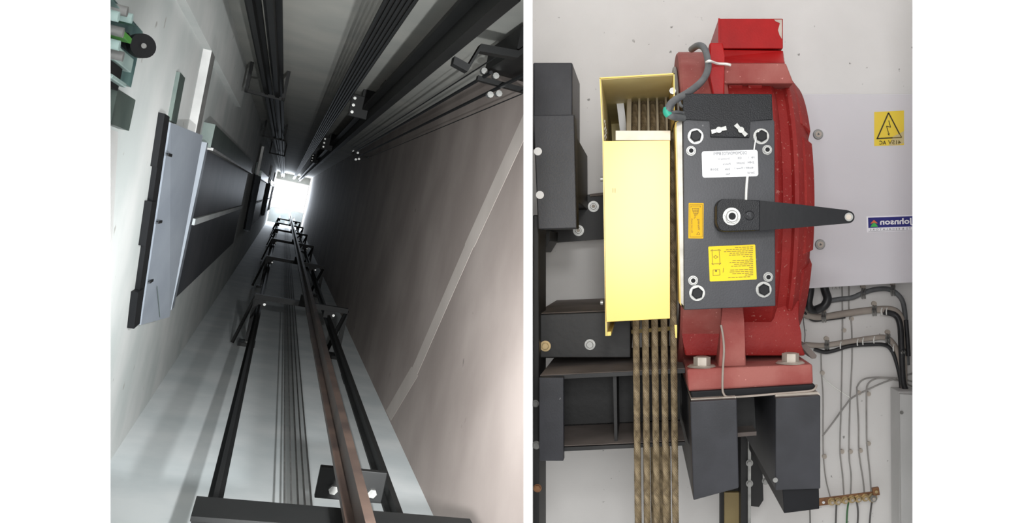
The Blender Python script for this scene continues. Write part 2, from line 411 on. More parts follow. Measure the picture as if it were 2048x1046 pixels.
for dt, th in ((0, .02),):
    bm = bmesh.new()
    up = [S(a, b + th, 4.72) for a, b in zz]; dn = [S(a, b - th, 4.72) for a, b in zz]
    for i in range(len(zz) - 1):
        fr = [up[i], up[i + 1], dn[i + 1], dn[i]]; prism(bm, fr, [p + A * .09 for p in fr])
    finish('bent_strap', bm, 'rail_steel', r)
sbox('anchor_plate', .98, SR, ST - .2, ST - .06, 4.78, 5.6, 'rail_steel', r)
for i, (u, v) in enumerate(((.965, ST - .25), (1.07, ST - .29), (.93, ST - .2), (1.15, ST - .34))):
    th = (.012, .012, .005, .004)[i]
    o = tube('travelling_cable', [S(u, v, (5.3, 3.6, 5.0, 5.2)[i]), S(u * .985, v, 16.7)], th, 'rubber_dark', None, 6, straight=True)
    tag(o, ['thick black cable ending at the bright fitting below the zigzag bracket', 'thick black cable running off the right edge beside the concrete wall',
            'thin upper cable beside the two thick black cables', 'thin lower cable against the brown concrete wall'][i], 'cable', 'cables along the shaft corner')
for k, (t, lab) in enumerate(((5.5, 'near pale cable clamp under the zigzag bracket'), (16.7, 'far small cable clamp where the corner cables end'))):
    r = thing('cable_clamp', S(1.05, ST - .25, t), lab, 'clamp')
    sbox('clamp_bar', .93, SR, ST - .28, ST - .25, t, t + .06, 'rail_steel', r)
    for u, v in ((.955, ST - .22), (1.03, ST - .23), (1.07, ST - .33), (1.02, ST - .35)):
        bm = bmesh.new(); cyl(bm, S(u, v, t + .02), .02, .05, -A, 8); finish('clamp_nut', bm, 'zinc', r)
for k, t in enumerate((9.6, 17, 24)):
    r = thing('twin_rail_bracket', S(-.3, ST, t), ['nearest', 'middle', 'farthest'][k] + ' short bracket tying the slim twin rails to the dark wall', 'bracket', 'twin rail brackets')
    sbox('tie_bar', -.55, -.18, ST - .30, ST - .27, t, t + .06, 'rail_steel', r)
    sbox('wall_strut', -.55, -.52, ST - .30, ST, t, t + .06, 'rail_steel', r)
    sbox('wall_strut', -.21, -.18, ST - .30, ST, t, t + .06, 'rail_steel', r)

# landing doors on the left wall
def landing_door(t, lab, near):
    r = thing('landing_door', S(SL, -.95, t), lab, 'door', 'landing doors up the shaft')
    x = SL
    sbox('door_panel', x, x + .05, -.94, -.375, t + .15, t + 8.3, 'door_dark', r)
    sbox('door_panel', x, x + .05, -.325, .205, t + .15, t + 8.3, 'door_dark', r)
    sbox('center_strip', x, x + .07, -.375, -.325, t + .15, t + 8.3, 'shaft_white', r)
    sbox('door_track', x, x + .08, .22, .40, t, t + 8.6, 'door_track', r)
    sbox('track_edge', x, x + .1, .205, .225, t, t + 8.6, 'bright_jamb', r)
    # toe guard: a sheet sloping out from the wall to the sill
    bm = bmesh.new()
    fr = [S(x + .02, .25, t - 2.0), S(x + .12, .25, t - 1.25), S(x + .12, -.94, t - .9), S(x + .02, -.94, t - 1.4)]
    prism(bm, fr, [p - U * .012 for p in fr]); g = finish('toe_guard', bm, 'toe_guard', r)
    for k in range(3):
        a = .1 - .4 * k
        tube('crease', [S(x + .06, a, t - 1.62 + .12 * k), S(x + .085, a - .22, t - 1.35 + .12 * k)], .002, 'door_track', g, 4, straight=True)
    sbox('sill', x, x + .06, -1.0, .25, t - .12, t + .05, 'toe_guard', r)
    def slant(name, v0, v1, ta, tb, wd, d0, d1, m):     # upright strip following the lower edge of the guard
        bm = bmesh.new(); a = [S(x + d1, v1, ta), S(x + d1, v1, ta + wd), S(x + d1, v0, tb + wd), S(x + d1, v0, tb)]
        prism(bm, a, [p - U * (d1 - d0) for p in a]); return finish(name, bm, m, r)
    slant('edge_channel', -.88, .26, t - 2.33, t - 1.75, .2, 0, .025, 'rubber_dark')
    slant('edge_block', .0, .27, t - 2.38, t - 2.26, .2, 0, .03, 'rubber_dark')
    slant('edge_block', -.42, -.18, t - 2.2, t - 2.08, .2, 0, .035, 'rubber_dark')
    slant('edge_block', -.9, -.68, t - 1.98, t - 1.83, .22, 0, .035, 'rubber_dark')
    for k, v in enumerate((.08, -.3, -.66)):
        sbox('fixing_strap', x + .035, x + .04, v - .008, v + .008, t - 1.98 + .2 * k, t - 1.82 + .2 * k, 'rubber_dark', r)
    slant('chrome_jamb', .27, .9, t - 1.05, t - .95, .28, 0, .05, 'bright_jamb')
    slant('inner_jamb', .26, .52, t - 2.05, t - 2.0, .25, 0, .02, 'door_track')
    return r
for k, (t, lab) in enumerate(((7.45, 'nearest dark landing door with grey toe guard sheet below it'), (22.2, 'second landing door up the shaft, seen as a slim dark strip'),
                              (36.5, 'third landing door up the shaft, close to the bright end'), (48.0, 'last landing door beside the bright opening'))):
    landing_door(t, lab, k == 0)

# door operator of the lower landing at the left edge
r = thing('door_operator', S(SL, .3, 3.6), 'teal and black door operator mechanism with roller at the left edge', 'door operator')
x = SL
def onU(px, py, u):
    d = ray(px, py); k = u / d.dot(U); return d.dot(V) * k, d.dot(A) * k
def pxbox(name, x0, y0, x1, y1, d0, d1, m, parent, bevel=0):
    v0, t0 = onU(x0, y0, SL + d1); v1, t1 = onU(x1, y1, SL + d1); vm = onU(x0, y1, SL + d1)[0]
    return sbox(name, SL + d0, SL + d1, v1, v0, min(t0, t1), max(t0, t1) if abs(t1 - t0) > .05 else t0 + .1, m, parent, bevel)
pxbox('back_plate', 212, -20, 262, 175, 0, .02, 'operator_teal', r)
pxbox('mounting_bar', 236, 178, 258, 262, .0, .04, 'door_track', r)
pxbox('motor_block', 214, -10, 272, 52, .02, .1, 'operator_teal', r, .006)
pxbox('cover_plate', 226, 148, 252, 176, .02, .07, 'operator_pale', r, .004)
pxbox('green_block', 246, 58, 262, 88, .02, .08, 'operator_green', r, .003)
pxbox('switch_box', 212, 112, 236, 182, .02, .05, 'rubber_dark', r, .003)
pxbox('carriage', 238, 92, 262, 146, .02, .06, 'operator_pale', r, .003)
pxbox('bracket_arm', 258, 66, 276, 112, .02, .05, 'rubber_dark', r, .003)
for k, (a, b, m) in enumerate(((222, 30, 'operator_pale'), (232, 62, 'bright_jamb'), (224, 88, 'operator_pale'), (240, 20, 'bright_jamb'), (250, 34, 'operator_pale'), (232, 110, 'bright_jamb'))):
    vv, tt = onU(a, b, SL + .1); bm = bmesh.new(); cyl(bm, S(SL + .02, vv, tt), .016, .1, U, 10); finish('terminal_stud', bm, m, r, 40)
vv, tt = onU(278, 92, SL + .09); bm = bmesh.new(); cyl(bm, S(SL + .09, vv, tt), .042, .04, -A + U * .5, 24); w = finish('roller', bm, 'rubber_dark', r, 40)
bm = bmesh.new(); cyl(bm, S(SL + .09, vv, tt) + (-A + U * .5).normalized() * .04, .009, .006, -A + U * .5, 12); finish('axle', bm, 'zinc', w, 40)
bm = bmesh.new(); fr = [S(SL + .04, .1, 3.3), S(SL + .04, .1, 3.86), S(SL + .04, -.85, 4.72), S(SL + .04, -.85, 4.1)]
prism(bm, fr, [p - U * .04 for p in fr]); o = finish('jamb_strip', bm, 'trunk_grey'); tag(o, 'pale grey upright strip below the door operator at the left edge', 'strip')

# ================================================================== MACHINE ROOM
YC, ZC = 2.6, H + .1156            # machine axis
# ------------------------------------------------------------------ black steelwork at the left
r = thing('steel_column', W(1072, 1060, 2.42), 'black upright steel column at the left edge of the machine room', 'column')
rect('column_web', 1066, 430, 1078, 1130, 2.42, 2.6, 'black_steel', r, .003)
rect('column_flange', 1066, 430, 1084, 1130, 2.6, 2.66, 'black_steel', r, .003)
for (x, y, rr, m) in ((1071, 807, 6, 'zinc'), (1073, 890, 7, 'zinc'), (1075, 976, 7, 'copper')):
    bolt(W(x, y, 2.42), rr * 2.42 / F, r, m, m, wr=1.2)
r = thing('hanging_box', W(1105, 240, 2.5), 'black steel box section at the top left against the pale wall', 'steel box')
rect('box_body', 1066, 125, 1145, 300, 2.46, 2.76, 'black_plate', r, .004)
rect('open_end', 1142, 150, 1146.5, 236, 2.5, 2.72, 'rubber_dark', r)
r = thing('cover_plate', W(1110, 458, 2.36), 'dark grey cover plate with two half hidden white holes at left', 'plate')
poly('plate', [(1066, 230), (1149, 229), (1154, 457), (1076, 459)], 2.36, 2.44, 'black_plate', r, .003)
poly('side_channel', [(1100, 270), (1152, 270), (1153, 402), (1100, 405)], 2.45, 2.98, 'black_steel', r, .003)
for (x, y) in ((1076, 303), (1080, 390)):
    bm = bmesh.new(); cyl(bm, W(x, y, 2.36), 8 * 2.36 / F, .003, FRONT, 20); finish('hole_plug', bm, 'sticker_white', r, 40)
r = thing('angle_bracket', W(1150, 480, 2.98), 'black bracket plate with two zinc bolts beside the yellow guard', 'bracket')
poly('bracket_plate', [(1082, 402), (1214, 384), (1214, 478), (1088, 487)], 2.97, 3.0, 'black_steel', r)
poly('gusset', [(1083, 460), (1100, 462), (1099, 482), (1085, 505)], 2.7, 2.96, 'black_steel', r)
poly('dusty_edge', [(1180, 388), (1214, 384), (1214, 390), (1180, 393)], 2.95, 2.97, 'dusty_steel', r)
for x, y in ((1187, 413), (1157, 461)):
    bolt(W(x, y, 2.97), 7.4 * 2.97 / F, r, 'zinc', 'zinc', wr=1.5, tip='dusty_zinc')
r = thing('box_beam', W(1170, 715, 2.5), 'upper black horizontal beam with two bolts and dusty top', 'beam')
poly('beam_body', [(1072, 629), (1262, 622), (1262, 716), (1070, 716)], 2.47, 3.14, 'black_steel', r, .003)
bm = bmesh.new(); fr = [W(1070, 628, 2.48), W(1261, 621, 2.48)]
prism(bm, [fr[0], fr[1], fr[1] + Vector((0, .65, 0)), fr[0] + Vector((0, .65, 0))], [p + Vector((0, 0, .002)) for p in (fr[0], fr[1], fr[1] + Vector((0, .65, 0)), fr[0] + Vector((0, .65, 0)))])
finish('dust_layer', bm, 'dusty_steel', r)
for x, y, m in ((1091, 692, 'brass_bolt'), (1180, 689, 'zinc')):
    bolt(W(x, y, 2.47), 8 * 2.47 / F, r, m, m, wr=1.35)
r = thing('i_beam', W(1240, 890, 2.4), 'lower black I-beam with stiffener behind the steel ropes', 'beam')
XA, XB = W(1080, 0, 2.32).x, .116
z = lambda py: W(0, py, 2.32).z
def slab(name, ya, yb, yf, ybk, m):
    bm = bmesh.new(); a0, a1 = z(ya[0]), z(ya[1]); b0, b1 = z(yb[0]), z(yb[1])
    fr = [Vector((XA, yf, a0)), Vector((XB, yf, a1)), Vector((XB, yf, b1)), Vector((XA, yf, b0))]
    prism(bm, fr, [Vector((p.x, ybk, p.z)) for p in fr]); return finish(name, bm, m, r)
slab('beam_flange', (752, 738), (760, 746), 2.32, 2.88, 'black_steel')
slab('flange_dust', (751, 737), (752, 738), 2.325, 2.875, 'dusty_steel')
slab('web', (758, 744), (893, 880), 2.6, 2.63, 'black_steel')
slab('beam_flange', (897, 884), (905, 891), 2.32, 2.88, 'black_steel')
slab('flange_dust', (896, 883), (897, 884), 2.335, 2.6, 'dusty_steel')
poly('stiffener', [(1226, 752), (1233, 752), (1235, 890), (1229, 890)], 2.36, 2.6, 'black_steel', r)
rect('end_plate', 1078, 755, 1127, 922, 2.29, 2.32, 'black_plate', r, .002)
r = thing('beam_stub', W(1495, 880, 2.5), 'dusty black beam end showing between the two machine feet', 'beam')
poly('stub_web', [(1472, 790), (1508, 790), (1512, 870), (1472, 872)], 2.4, 2.42, 'black_steel', r)
poly('stub_flange', [(1472, 866), (1513, 863), (1513, 871), (1472, 874)], 2.32, 2.86, 'dusty_steel', r)

# guide rail seen under the feet
r = thing('car_guide_rail', W(1485, 1100, 2.95), 'black guide rail with tan strip and bolts under the machine feet', 'rail')
rect('rail_flange', 1440, 868, 1482, 1130, 2.96, 2.99, 'black_steel', r)
rect('rail_blade', 1482, 868, 1500, 1130, 2.88, 2.99, 'black_steel', r)
rect('tan_strip', 1449, 985, 1479, 1130, 2.94, 2.96, 'wood_tan', r)
rect('bright_strip', 1496, 880, 1502, 1130, 2.86, 2.88, 'zinc', r)
poly('clip_plate', [(1500, 880), (1524, 905), (1527, 1000), (1518, 1014), (1500, 1012)], 2.92, 2.95, 'black_steel', r)
for x, y in ((1499, 926), (1499, 967), (1531, 962)):
    bolt(W(x, y, 2.86), 5.5 * 2.86 / F, r, 'zinc', 'zinc', wr=1.3)

# ------------------------------------------------------------------ machine feet (box beams)
r = thing('support_beam', W(1430, 1000, 2.3), 'left black box beam carrying the red machine, slanted lower edge', 'beam')
poly('beam_body', [(1380, 803), (1474, 798), (1478, 976), (1387, 1001)], 2.15, 3.14, 'black_plate', r, .003)
poly('shim', [(1382, 798), (1472, 793), (1472, 798), (1382, 803)], 2.17, 3.0, 'dusty_zinc', r)
r = thing('support_beam', W(1596, 1000, 2.3), 'right black box beam carrying the red machine, with a lower tab', 'beam')
poly('beam_body', [(1551, 796), (1641, 791), (1641, 978), (1551, 981)], 2.15, 3.14, 'black_plate', r, .003)
poly('end_tab', [(1565, 979), (1638, 976), (1639, 1018), (1568, 1027)], 2.17, 3.14, 'black_paint', r, .002)
poly('shim', [(1551, 789), (1636, 784), (1641, 790), (1551, 796)], 2.17, 3.0, 'dusty_zinc', r)
bm = bmesh.new(); cyl(bm, W(1550, 959, 2.15), .006, .006, FRONT, 12); finish('weld_dot', bm, 'zinc', r, 40)
o = poly('isolation_pad', [(1380, 783), (1630, 768), (1632, 780), (1629, 788), (1384, 800)], 2.19, 2.95, 'black_paint', None, .004)
tag(o, 'black rubber isolation pad between the red base and the beams', 'pad')
o = poly('angle_plate', [(1600, 691), (1612, 687), (1634, 711), (1632, 717), (1624, 718)], 2.55, 2.75, 'dusty_steel', None, .002)
tag(o, 'dark grey plate sticking out behind the red base flange', 'plate')

# ------------------------------------------------------------------ red traction machine
r = thing('traction_machine', (.25, YC, ZC - .46), 'red cast traction machine with black brake box and release lever', 'machine')
body = lathe_x('motor_housing', [(.215, .10), (.215, .424), (.335, .424), (.342, .418), (.35, .400), (.372, .396), (.378, .405), (.388, .405), (.415, .372), (.43, .345), (.43, .1)], YC, ZC, 'red_cast', r)
lathe_x('rear_flange', [(.102, .1), (.102, .440), (.108, .446), (.215, .446), (.222, .44), (.222, .1)], YC, ZC, 'red_dusty', r)
lathe_x('brake_disc', [(.093, .05), (.093, .404), (.095, .406), (.099, .406), (.101, .404), (.101, .05)], YC, ZC, 'machined_steel', r, 96)
# lugs round the end rim, each a piece of its own
bm = bmesh.new(); n = 8; span = math.radians(45)
sec = [(.398, .30), (.398, .388), (.412, .380), (.436, .352), (.436, .30)]
rings = []
for k in range(n + 1):
    a = -span / 2 + span * k / n
    rings.append([bm.verts.new((x, -q * math.cos(a), q * math.sin(a))) for x, q in sec])
for p, q in zip(rings, rings[1:]):
    for k in range(len(sec)): bm.faces.new((p[k], p[(k + 1) % len(sec)], q[(k + 1) % len(sec)], q[k]))
bm.faces.new(rings[0]); bm.faces.new(rings[-1][::-1]); bmesh.ops.recalc_face_normals(bm, faces=bm.faces[:])
lug = bpy.data.meshes.new('rim_lug'); bm.to_mesh(lug); bm.free(); lug.materials.append(MATS['red_cast'])
for k in range(7):
    o = link(bpy.data.objects.new('rim_lug', lug), r, Vector((0, YC, ZC)))
    o.rotation_euler = (-2 * PI * k / 7 - .06, 0, 0)
# raised pads along the top of the housing
for k, (x0, x1) in enumerate(((.225, .262), (.275, .312))):
    for a in (-.62, -.5):
        c, s = math.cos(a + PI), math.sin(-a)
        bm = bmesh.new()
        hexa(bm, [Vector((x, YC + rr * math.cos(PI - b), ZC + rr * math.sin(PI - b))) for x in (x0, x1) for rr in (.41, .433) for b in (-a - .07 + .35, -a + .02 + .35)])
        finish('cooling_pad', bm, 'red_cast', r, None, .003)
# terminal box on top
tb = poly('terminal_box', [(1437, 37), (1566, 37), (1566, 97), (1437, 97)], 2.35, 2.66, 'red_bright', r, .002)
poly('box_lid', [(1436.5, 36.5), (1440, 36.5), (1440, 97), (1436.5, 97)], 2.345, 2.35, 'red_bright', tb)
poly('worn_corner', [(1548, 39), (1564, 39), (1564, 78), (1559, 70), (1556, 60), (1560, 46), (1552, 43)], 2.349, 2.35, 'dusty_zinc', tb)
bm = bmesh.new()
fr = [W(1440, 99, 2.35), W(1567, 101, 2.35), W(1567, 116, 2.33), W(1571, 126, 2.29), W(1440, 126, 2.29), W(1440, 116, 2.33)]
prism(bm, fr, [Vector((p.x, 2.72, p.z)) for p in fr]); finish('box_neck', bm, 'red_bright', r, None, .003)
poly('front_saddle', [(1447, 126), (1572, 126), (1588, 167), (1447, 167)], 2.27, 2.5, 'red_dusty', r, .004)
poly('lifting_rib', [(1419, 85), (1446, 85), (1449, 112), (1449, 192), (1426, 192), (1420, 150)], 2.22, 2.42, 'red_bright', r, .004)
# pedestal and base flange
def ped(name, pts, Yf, Yb, m, bev=.006): return poly(name, pts, Yf, Yb, m, r, bev, 40)
left = [(1362, 600), (1363, 640), (1364, 668), (1367, 690), (1370, 712)]
right = [(1612, 712), (1603, 690), (1598, 668), (1597, 640), (1601, 600)]
ped('pedestal', left + right, 2.3, 2.92, 'red_cast')
poly('center_rib', [(1441, 596), (1486, 596), (1488, 640), (1490, 690), (1494, 742), (1436, 742), (1440, 700), (1446, 660)], 2.225, 2.34, 'red_dusty', r, .006, 40)
bm = bmesh.new()
zt, zf, zb = W(0, 738, 2.2).z, W(0, 742, 2.2).z, W(0, 783, 2.2).z
x0, x1 = W(1374, 0, 2.2).x, W(1625, 0, 2.2).x
tl = .012
prism(bm, [Vector((x0, 2.2, zt)), Vector((x1, 2.2, zt + tl)), Vector((x1 + .002, 2.2, zb + tl + .006)), Vector((x0 + .004, 2.2, zb))],
      [Vector((x0, 2.95, zt)), Vector((x1, 2.95, zt + tl)), Vector((x1 + .002, 2.95, zb + tl + .006)), Vector((x0 + .004, 2.95, zb))])
base = finish('base_flange', bm, 'red_dusty', r, None, .005)
for x, y, rr in ((1404, 728, 17), (1581, 718, 17)):
    p = W(x, y, 2.235); p.z = zt + (tl * .1 if x < 1500 else tl * .85)
    bolt(p, rr * 2.235 / F, r, 'dusty_zinc', 'dusty_zinc', (0, 0, 1), 1.5, .95, .2, 'base_bolt')
    bm = bmesh.new(); cyl(bm, p, rr * 1.75 * 2.235 / F, .004, (0, 0, 1), 24, rr * 1.5 * 2.235 / F); finish('spot_face', bm, 'dusty_zinc', base, 40)

# black brake box in front
YB = 2.06
bk = poly('brake_box', [(1366, 188), (1544, 189), (1545, 240), (1549, 242), (1551, 612), (1368, 620)], YB, 2.2, 'black_plate', r, .0015)
poly('box_cover', [(1365, 187), (1544, 188), (1545, 239), (1520, 240), (1500, 241), (1499, 275), (1421, 274), (1420, 240), (1366, 239)], YB - .008, YB + .05, 'black_textured', bk, .0012)
for i, (xa, xb, m) in enumerate(((1362, 1367, 'machined_steel'), (1359.5, 1361.5, 'yellow_paint'))):
    poly('side_plate', [(xa - 9, 245), (xb - 3, 240), (xb + 1, 612), (xa, 606)], 2.08 + .01 * i, 2.2, m, bk)
for x, y in ((1391, 273), (1522, 273), (1394, 586), (1527, 579)):
    bolt(W(x, y, YB), 12 * YB / F, bk, 'black_paint', 'zinc', FRONT, 1.32, .75, .25 + x * .01, 'cover_bolt')
for x, y in ((1382, 302), (1534, 300), (1386, 561), (1536, 554)):
    bolt(W(x, y, YB), 9.3 * YB / F, bk, 'zinc', 'zinc', FRONT, 1.05, .6, .4, 'lock_nut', hole=True)
for x, y, a in ((1437, 261, -.3), (1481, 261, .75)):
    bm = bmesh.new(); c = W(x, y, YB - .008); cyl(bm, c, .0085, .012, FRONT, 14, .007)
    wn = finish('wing_nut', bm, 'zinc', bk, 40)
    for s in (-1, 1):
        d = Vector((math.cos(a) * s, 0, -math.sin(a) * s)); n = Vector((d.z, 0, -d.x))
        bm = bmesh.new(); q = [c + d * .006 + n * .004, c + d * .017 + n * .0055, c + d * .018 - n * .004, c + d * .006 - n * .004]
        prism(bm, [p + Vector((0, -.006, 0)) for p in q], [p + Vector((0, -.010, 0)) for p in q]); finish('wing', bm, 'zinc', wn)
# labels on the box
lab = poly('rating_label', skew(rrect(1404, 301, 1516, 354, 5), 1460, 328, -.028), YB - .0008, YB, 'sticker_white', bk); lab['label'] = 'white printed rating label, lettering mirrored'
YL = YB - .001
text('lettering', 'DSCMOMONTOS 8MM1', 1460, 306.5, 6, YL, 'print_grey', lab, 66, rot=.028)
for (s, x, y, w) in (('Mfr. 1', 1503, 315, 11), ('IDE', 1479, 316, 8), ('Drawing no.', 1447, 318, 24), ('2MM -', 1500, 325, 17), ('DC24V', 1481, 326, 16), ('Force', 1453, 328, 15),
                     ('40±4W + Power 1', 1488, 336, 38), ('Date', 1455, 338, 10), ('2018', 1429, 339, 16), ('Serial', 1502, 345, 14), ('No.', 1455, 348, 9)):
    text('lettering', s, x, y, 4.2, YL, 'print_grey', lab, w, rot=.028)
w1 = poly('warning_label', skew(rrect(1377, 406, 1407, 477, 1), 1392, 441, .01), YB - .0008, YB, 'sticker_amber', bk); w1['label'] = 'amber warning label turned sideways'
lines('label_border', [(1379.5, 409, 1404.5, 409), (1404.5, 409, 1404.5, 474), (1404.5, 474, 1380, 474), (1380, 474, 1379.5, 409)], .5, YL, 'print_faded', w1)
lines('hand_drawing', [(1382, 412, 1401, 412), (1384, 417, 1398, 417), (1385, 417, 1387, 427), (1397, 417, 1396, 427), (1387, 427, 1396, 427), (1385, 422, 1397, 422), (1388, 430, 1394, 430), (1390, 417, 1390, 434), (1394, 417, 1394, 430), (1382, 412, 1382, 415), (1401, 412, 1400, 415), (1391, 434, 1388, 437)], .7, YL, 'print_faded', w1)
text('lettering', 'Warning', 1397, 449, 6, YL, 'print_faded', w1, 22, rot=PI / 2 + PI)
text('lettering', 'Do not touch', 1384, 451, 3.5, YL, 'print_faded', w1, 28, rot=PI / 2 + PI)
lines('triangle_mark', [(1393, 469, 1400, 469), (1400, 469, 1397, 464), (1397, 464, 1393, 469)], .6, YL, 'print_faded', w1)
w2 = poly('instruction_label', skew(rrect(1418, 491, 1512, 561, 2), 1465, 526, -.045), YB - .0008, YB, 'sticker_yellow', bk); w2['label'] = 'yellow instruction label with small mirrored print and drawings'
seg = []
rows = [(1470, 1506), (1452, 1506), (1448, 1506), (1455, 1506), (1458, 1505), (1482, 1505), (1498, 1505), (1461, 1506), (1459, 1506), (1466, 1506), (1459, 1506), (1497, 1506), (1460, 1506), (1458, 1506), (1462, 1506), (1490, 1506), (1454, 1500)]
for i, (xa, xb) in enumerate(rows):
    y = 495.5 + 3.72 * i; t = -.045
    x = xb
    while x > xa + 3:
        wdt = random.uniform(4, 10); x2 = max(xa, x - wdt)
        seg.append((x2 + (0.02 * i), y + t * (x2 - 1465), x + (0.02 * i), y + t * (x - 1465))); x = x2 - 1.6
lines('printed_lines', seg, 1.1, YL, 'print_faded', w2)
dr = [(1424, 501, 1438, 500), (1438, 500, 1440, 527), (1440, 527, 1425, 528), (1425, 528, 1424, 501), (1427, 514, 1431, 511), (1431, 511, 1436, 514), (1436, 514, 1431, 517), (1431, 517, 1427, 514),
      (1426, 540, 1439, 539), (1439, 539, 1440, 550), (1440, 550, 1426, 551), (1426, 551, 1426, 540), (1421, 502, 1425, 499), (1437, 499, 1442, 501), (1423, 527, 1427, 530), (1438, 530, 1442, 526), (1446, 545, 1447, 536)]
lines('small_drawings', dr, .8, YL, 'print_faded', w2)
bm = bmesh.new(); cyl(bm, W(1432, 542, YL), .002, .0006, FRONT, 10); finish('drawing_dot', bm, 'print_dark', w2)
ptube('locking_wire', [(1518, 262, 2.048), (1511, 282, 2.05), (1508, 300, 2.054)], 2.05, 1.4, 'tie_white', bk, 6)
ptube('locking_wire', [(1495, 352, 2.054), (1493, 375, 2.05), (1492, 400, 2.05)], 2.05, 2.6, 'tie_white', bk, 6)
# release lever
YV = 1.985
pts = rrect(1434, 398, 1500, 463, 14)
lp = [(1448, 398), (1462, 398), (1520, 401), (1600, 409), (1693, 420)]
lp += [(1697 + 12.5 * math.sin(a), 434 - 12.5 * math.cos(a)) for a in [.2 + .35 * i for i in range(9)]]
lp += [(1690, 447), (1600, 455), (1520, 461), (1450, 463), (1441, 461), (1436, 454), (1433, 446), (1433, 412), (1436, 404), (1441, 399)]
lv = poly('release_lever', lp, YV, YV + .022, 'black_paint', bk, .0015)
poly('lever_boss', [(1449, 398), (1470, 398), (1520, 401), (1520, 461), (1450, 463), (1441, 461), (1436, 454), (1433, 446), (1433, 412), (1436, 404), (1441, 399)], YV - .006, YV + .06, 'black_textured', lv, .002)
bolt(W(1463, 433, YV - .006), 14.5 * YV / F, lv, 'zinc', 'zinc', FRONT, 1.22, .7, .1, 'shaft_nut', hole=True)
bm = bmesh.new(); cyl(bm, W(1697, 434, YV), 8.5 * YV / F, .004, FRONT, 20); e = finish('end_bushing', bm, 'zinc', lv, 40)
bm = bmesh.new(); cyl(bm, W(1697, 434, YV - .004), 5.5 * YV / F, .001, FRONT, 16); finish('bushing_hole', bm, 'dusty_zinc', e, 40)
bm = bmesh.new()
ring = [W(1499 + 9 * math.cos(t), 431 + 9 * math.sin(t), YV - .0065) for t in [-2.6 + .4 * i for i in range(14)]]
sweep(bm, ring, .0009, 5); finish('cast_mark', bm, 'black_paint', lv, 40)
text('cast_letter', 'P', 1497, 430, 10, YV - .0065, 'black_plate', lv, 8)
# sensor cable over the top and temperature wire on the pedestal
ca = thing('brake_cable', W(1400, 240, 2.1), 'dark grey cable looping from the rear flange into the brake box', 'cable')
ptube('cable', [(1383, 99, 2.32), (1396, 91, 2.22), (1407, 95, 2.19), (1414, 112, 2.18), (1416, 138, 2.16), (1404, 162, 2.13), (1378, 184, 2.08), (1350, 200, 2.03), (1337, 214, 2.0), (1336, 226, 2.0), (1345, 233, 2.01), (1366, 236, 2.055)], 2.1, 7.2, 'cable_grey', ca, 10)
ptube('cable_core', [(1342, 222, 2.015), (1349, 205, 2.035), (1357, 200, 2.045), (1361, 210, 2.05), (1367, 214, 2.06)], 2.05, 3.4, 'cable_grey', ca)
ptube('cable_core', [(1340, 226, 2.0), (1352, 224, 2.02), (1367, 226, 2.055)], 2.03, 3.4, 'cable_grey', ca)
ptube('green_tape', [(1334.5, 217, 1.999), (1333.5, 224, 1.998), (1338, 231, 1.999)], 2.0, 8, 'tape_green', ca, 12)
o = ptube('cable_tie', [(1413, 124, 2.165), (1420, 122, 2.155), (1435, 127, 2.2), (1452, 128, 2.215), (1461, 130, 2.21)], 2.2, 2.8, 'tie_white', None, 6); tag(o, 'white cable tie holding the grey cable to the red rib', 'cable tie')
o = ptube('sensor_wire', [(1442, 650, 2.215), (1446, 672, 2.215), (1448, 700, 2.205), (1446, 735, 2.19), (1445, 770, 2.185), (1447, 787, 2.18), (1458, 794, 2.18), (1500, 792, 2.18), (1560, 787, 2.18), (1618, 782, 2.18), (1630, 777, 2.185), (1633, 770, 2.2)], 2.2, 2.2, 'cable_dusty', None, 8)
tag(o, 'pale grey sensor wire running down the red pedestal and along the pad', 'wire')

# ------------------------------------------------------------------ sheave and ropes
xr = [-.0138, .0101, .0339, .0578, .0817]
RS = .337; rr_ = .0088
prof = [(-.036, .08), (-.036, RS - .004), (-.034, RS)]
for x in xr:
    prof += [(x - .0092, RS), (x - .0088, RS - .024)] + [(x + .0088 * math.sin(a), RS - .027 - .0088 * math.cos(a)) for a in (-1.1, -.5, 0, .5, 1.1)] + [(x + .0088, RS - .024), (x + .0092, RS)]
prof = [p for p in prof if p[0] <= .0912] + [(.0915, RS), (.092, RS - .004), (.092, .08)]
r = thing('drive_sheave', (.025, YC, ZC - RS), 'grooved steel drive sheave inside the open top of the yellow guard', 'sheave')
lathe_x('grooved_rim', prof, YC, ZC, 'sheave_ridge', r, 96, 30)
lathe_x('hub', [(-.06, .02), (-.06, .07), (-.036, .08), (-.036, .02)], YC, ZC, 'machined_steel', r, 32)
# one rope: six strands laid round a path over the sheave
RP = RS - .027
path = []
for i in range(0, 60): path.append(Vector((.012 * (1 - i / 60), -RP, -1.1 + 1.1 * i / 60)))
for i in range(0, 100):
    a = PI * i / 100; path.append(Vector((0, -RP * math.cos(a), RP * math.sin(a))))
for i in range(0, 61): path.append(Vector((.012 * i / 60, RP, -1.1 * i / 60)))
fine = catmull(path, 4)
bm = bmesh.new(); s_acc = 0; cen = []
for i, p in enumerate(fine):
    d = (fine[min(i + 1, len(fine) - 1)] - fine[max(i - 1, 0)]).normalized()
    if i: s_acc += (p - fine[i - 1]).length
    cen.append((p, d, s_acc))
for k in range(8):
    st = []
    for p, d, s in cen:
        e1 = Vector((1, 0, 0)); e1 = (e1 - d * e1.dot(d)).normalized(); e2 = d.cross(e1)
        th = -2 * PI * (s / .056 + k / 8); st.append(p + (e1 * math.cos(th) + e2 * math.sin(th)) * .0063)
    sweep(bm, st, .0026, 5)
rope = finish('steel_rope', bm, 'rope_wire', None, 60, 0, Vector((0, 0, 0)))
rope.location = (xr[0], YC, ZC); ORG[rope.name] = rope.location.copy()
rp = [rope]
for i in range(1, 5):
    c = rope.copy(); COL.objects.link(c); c.location = (xr[i], YC, ZC); rp.append(c)
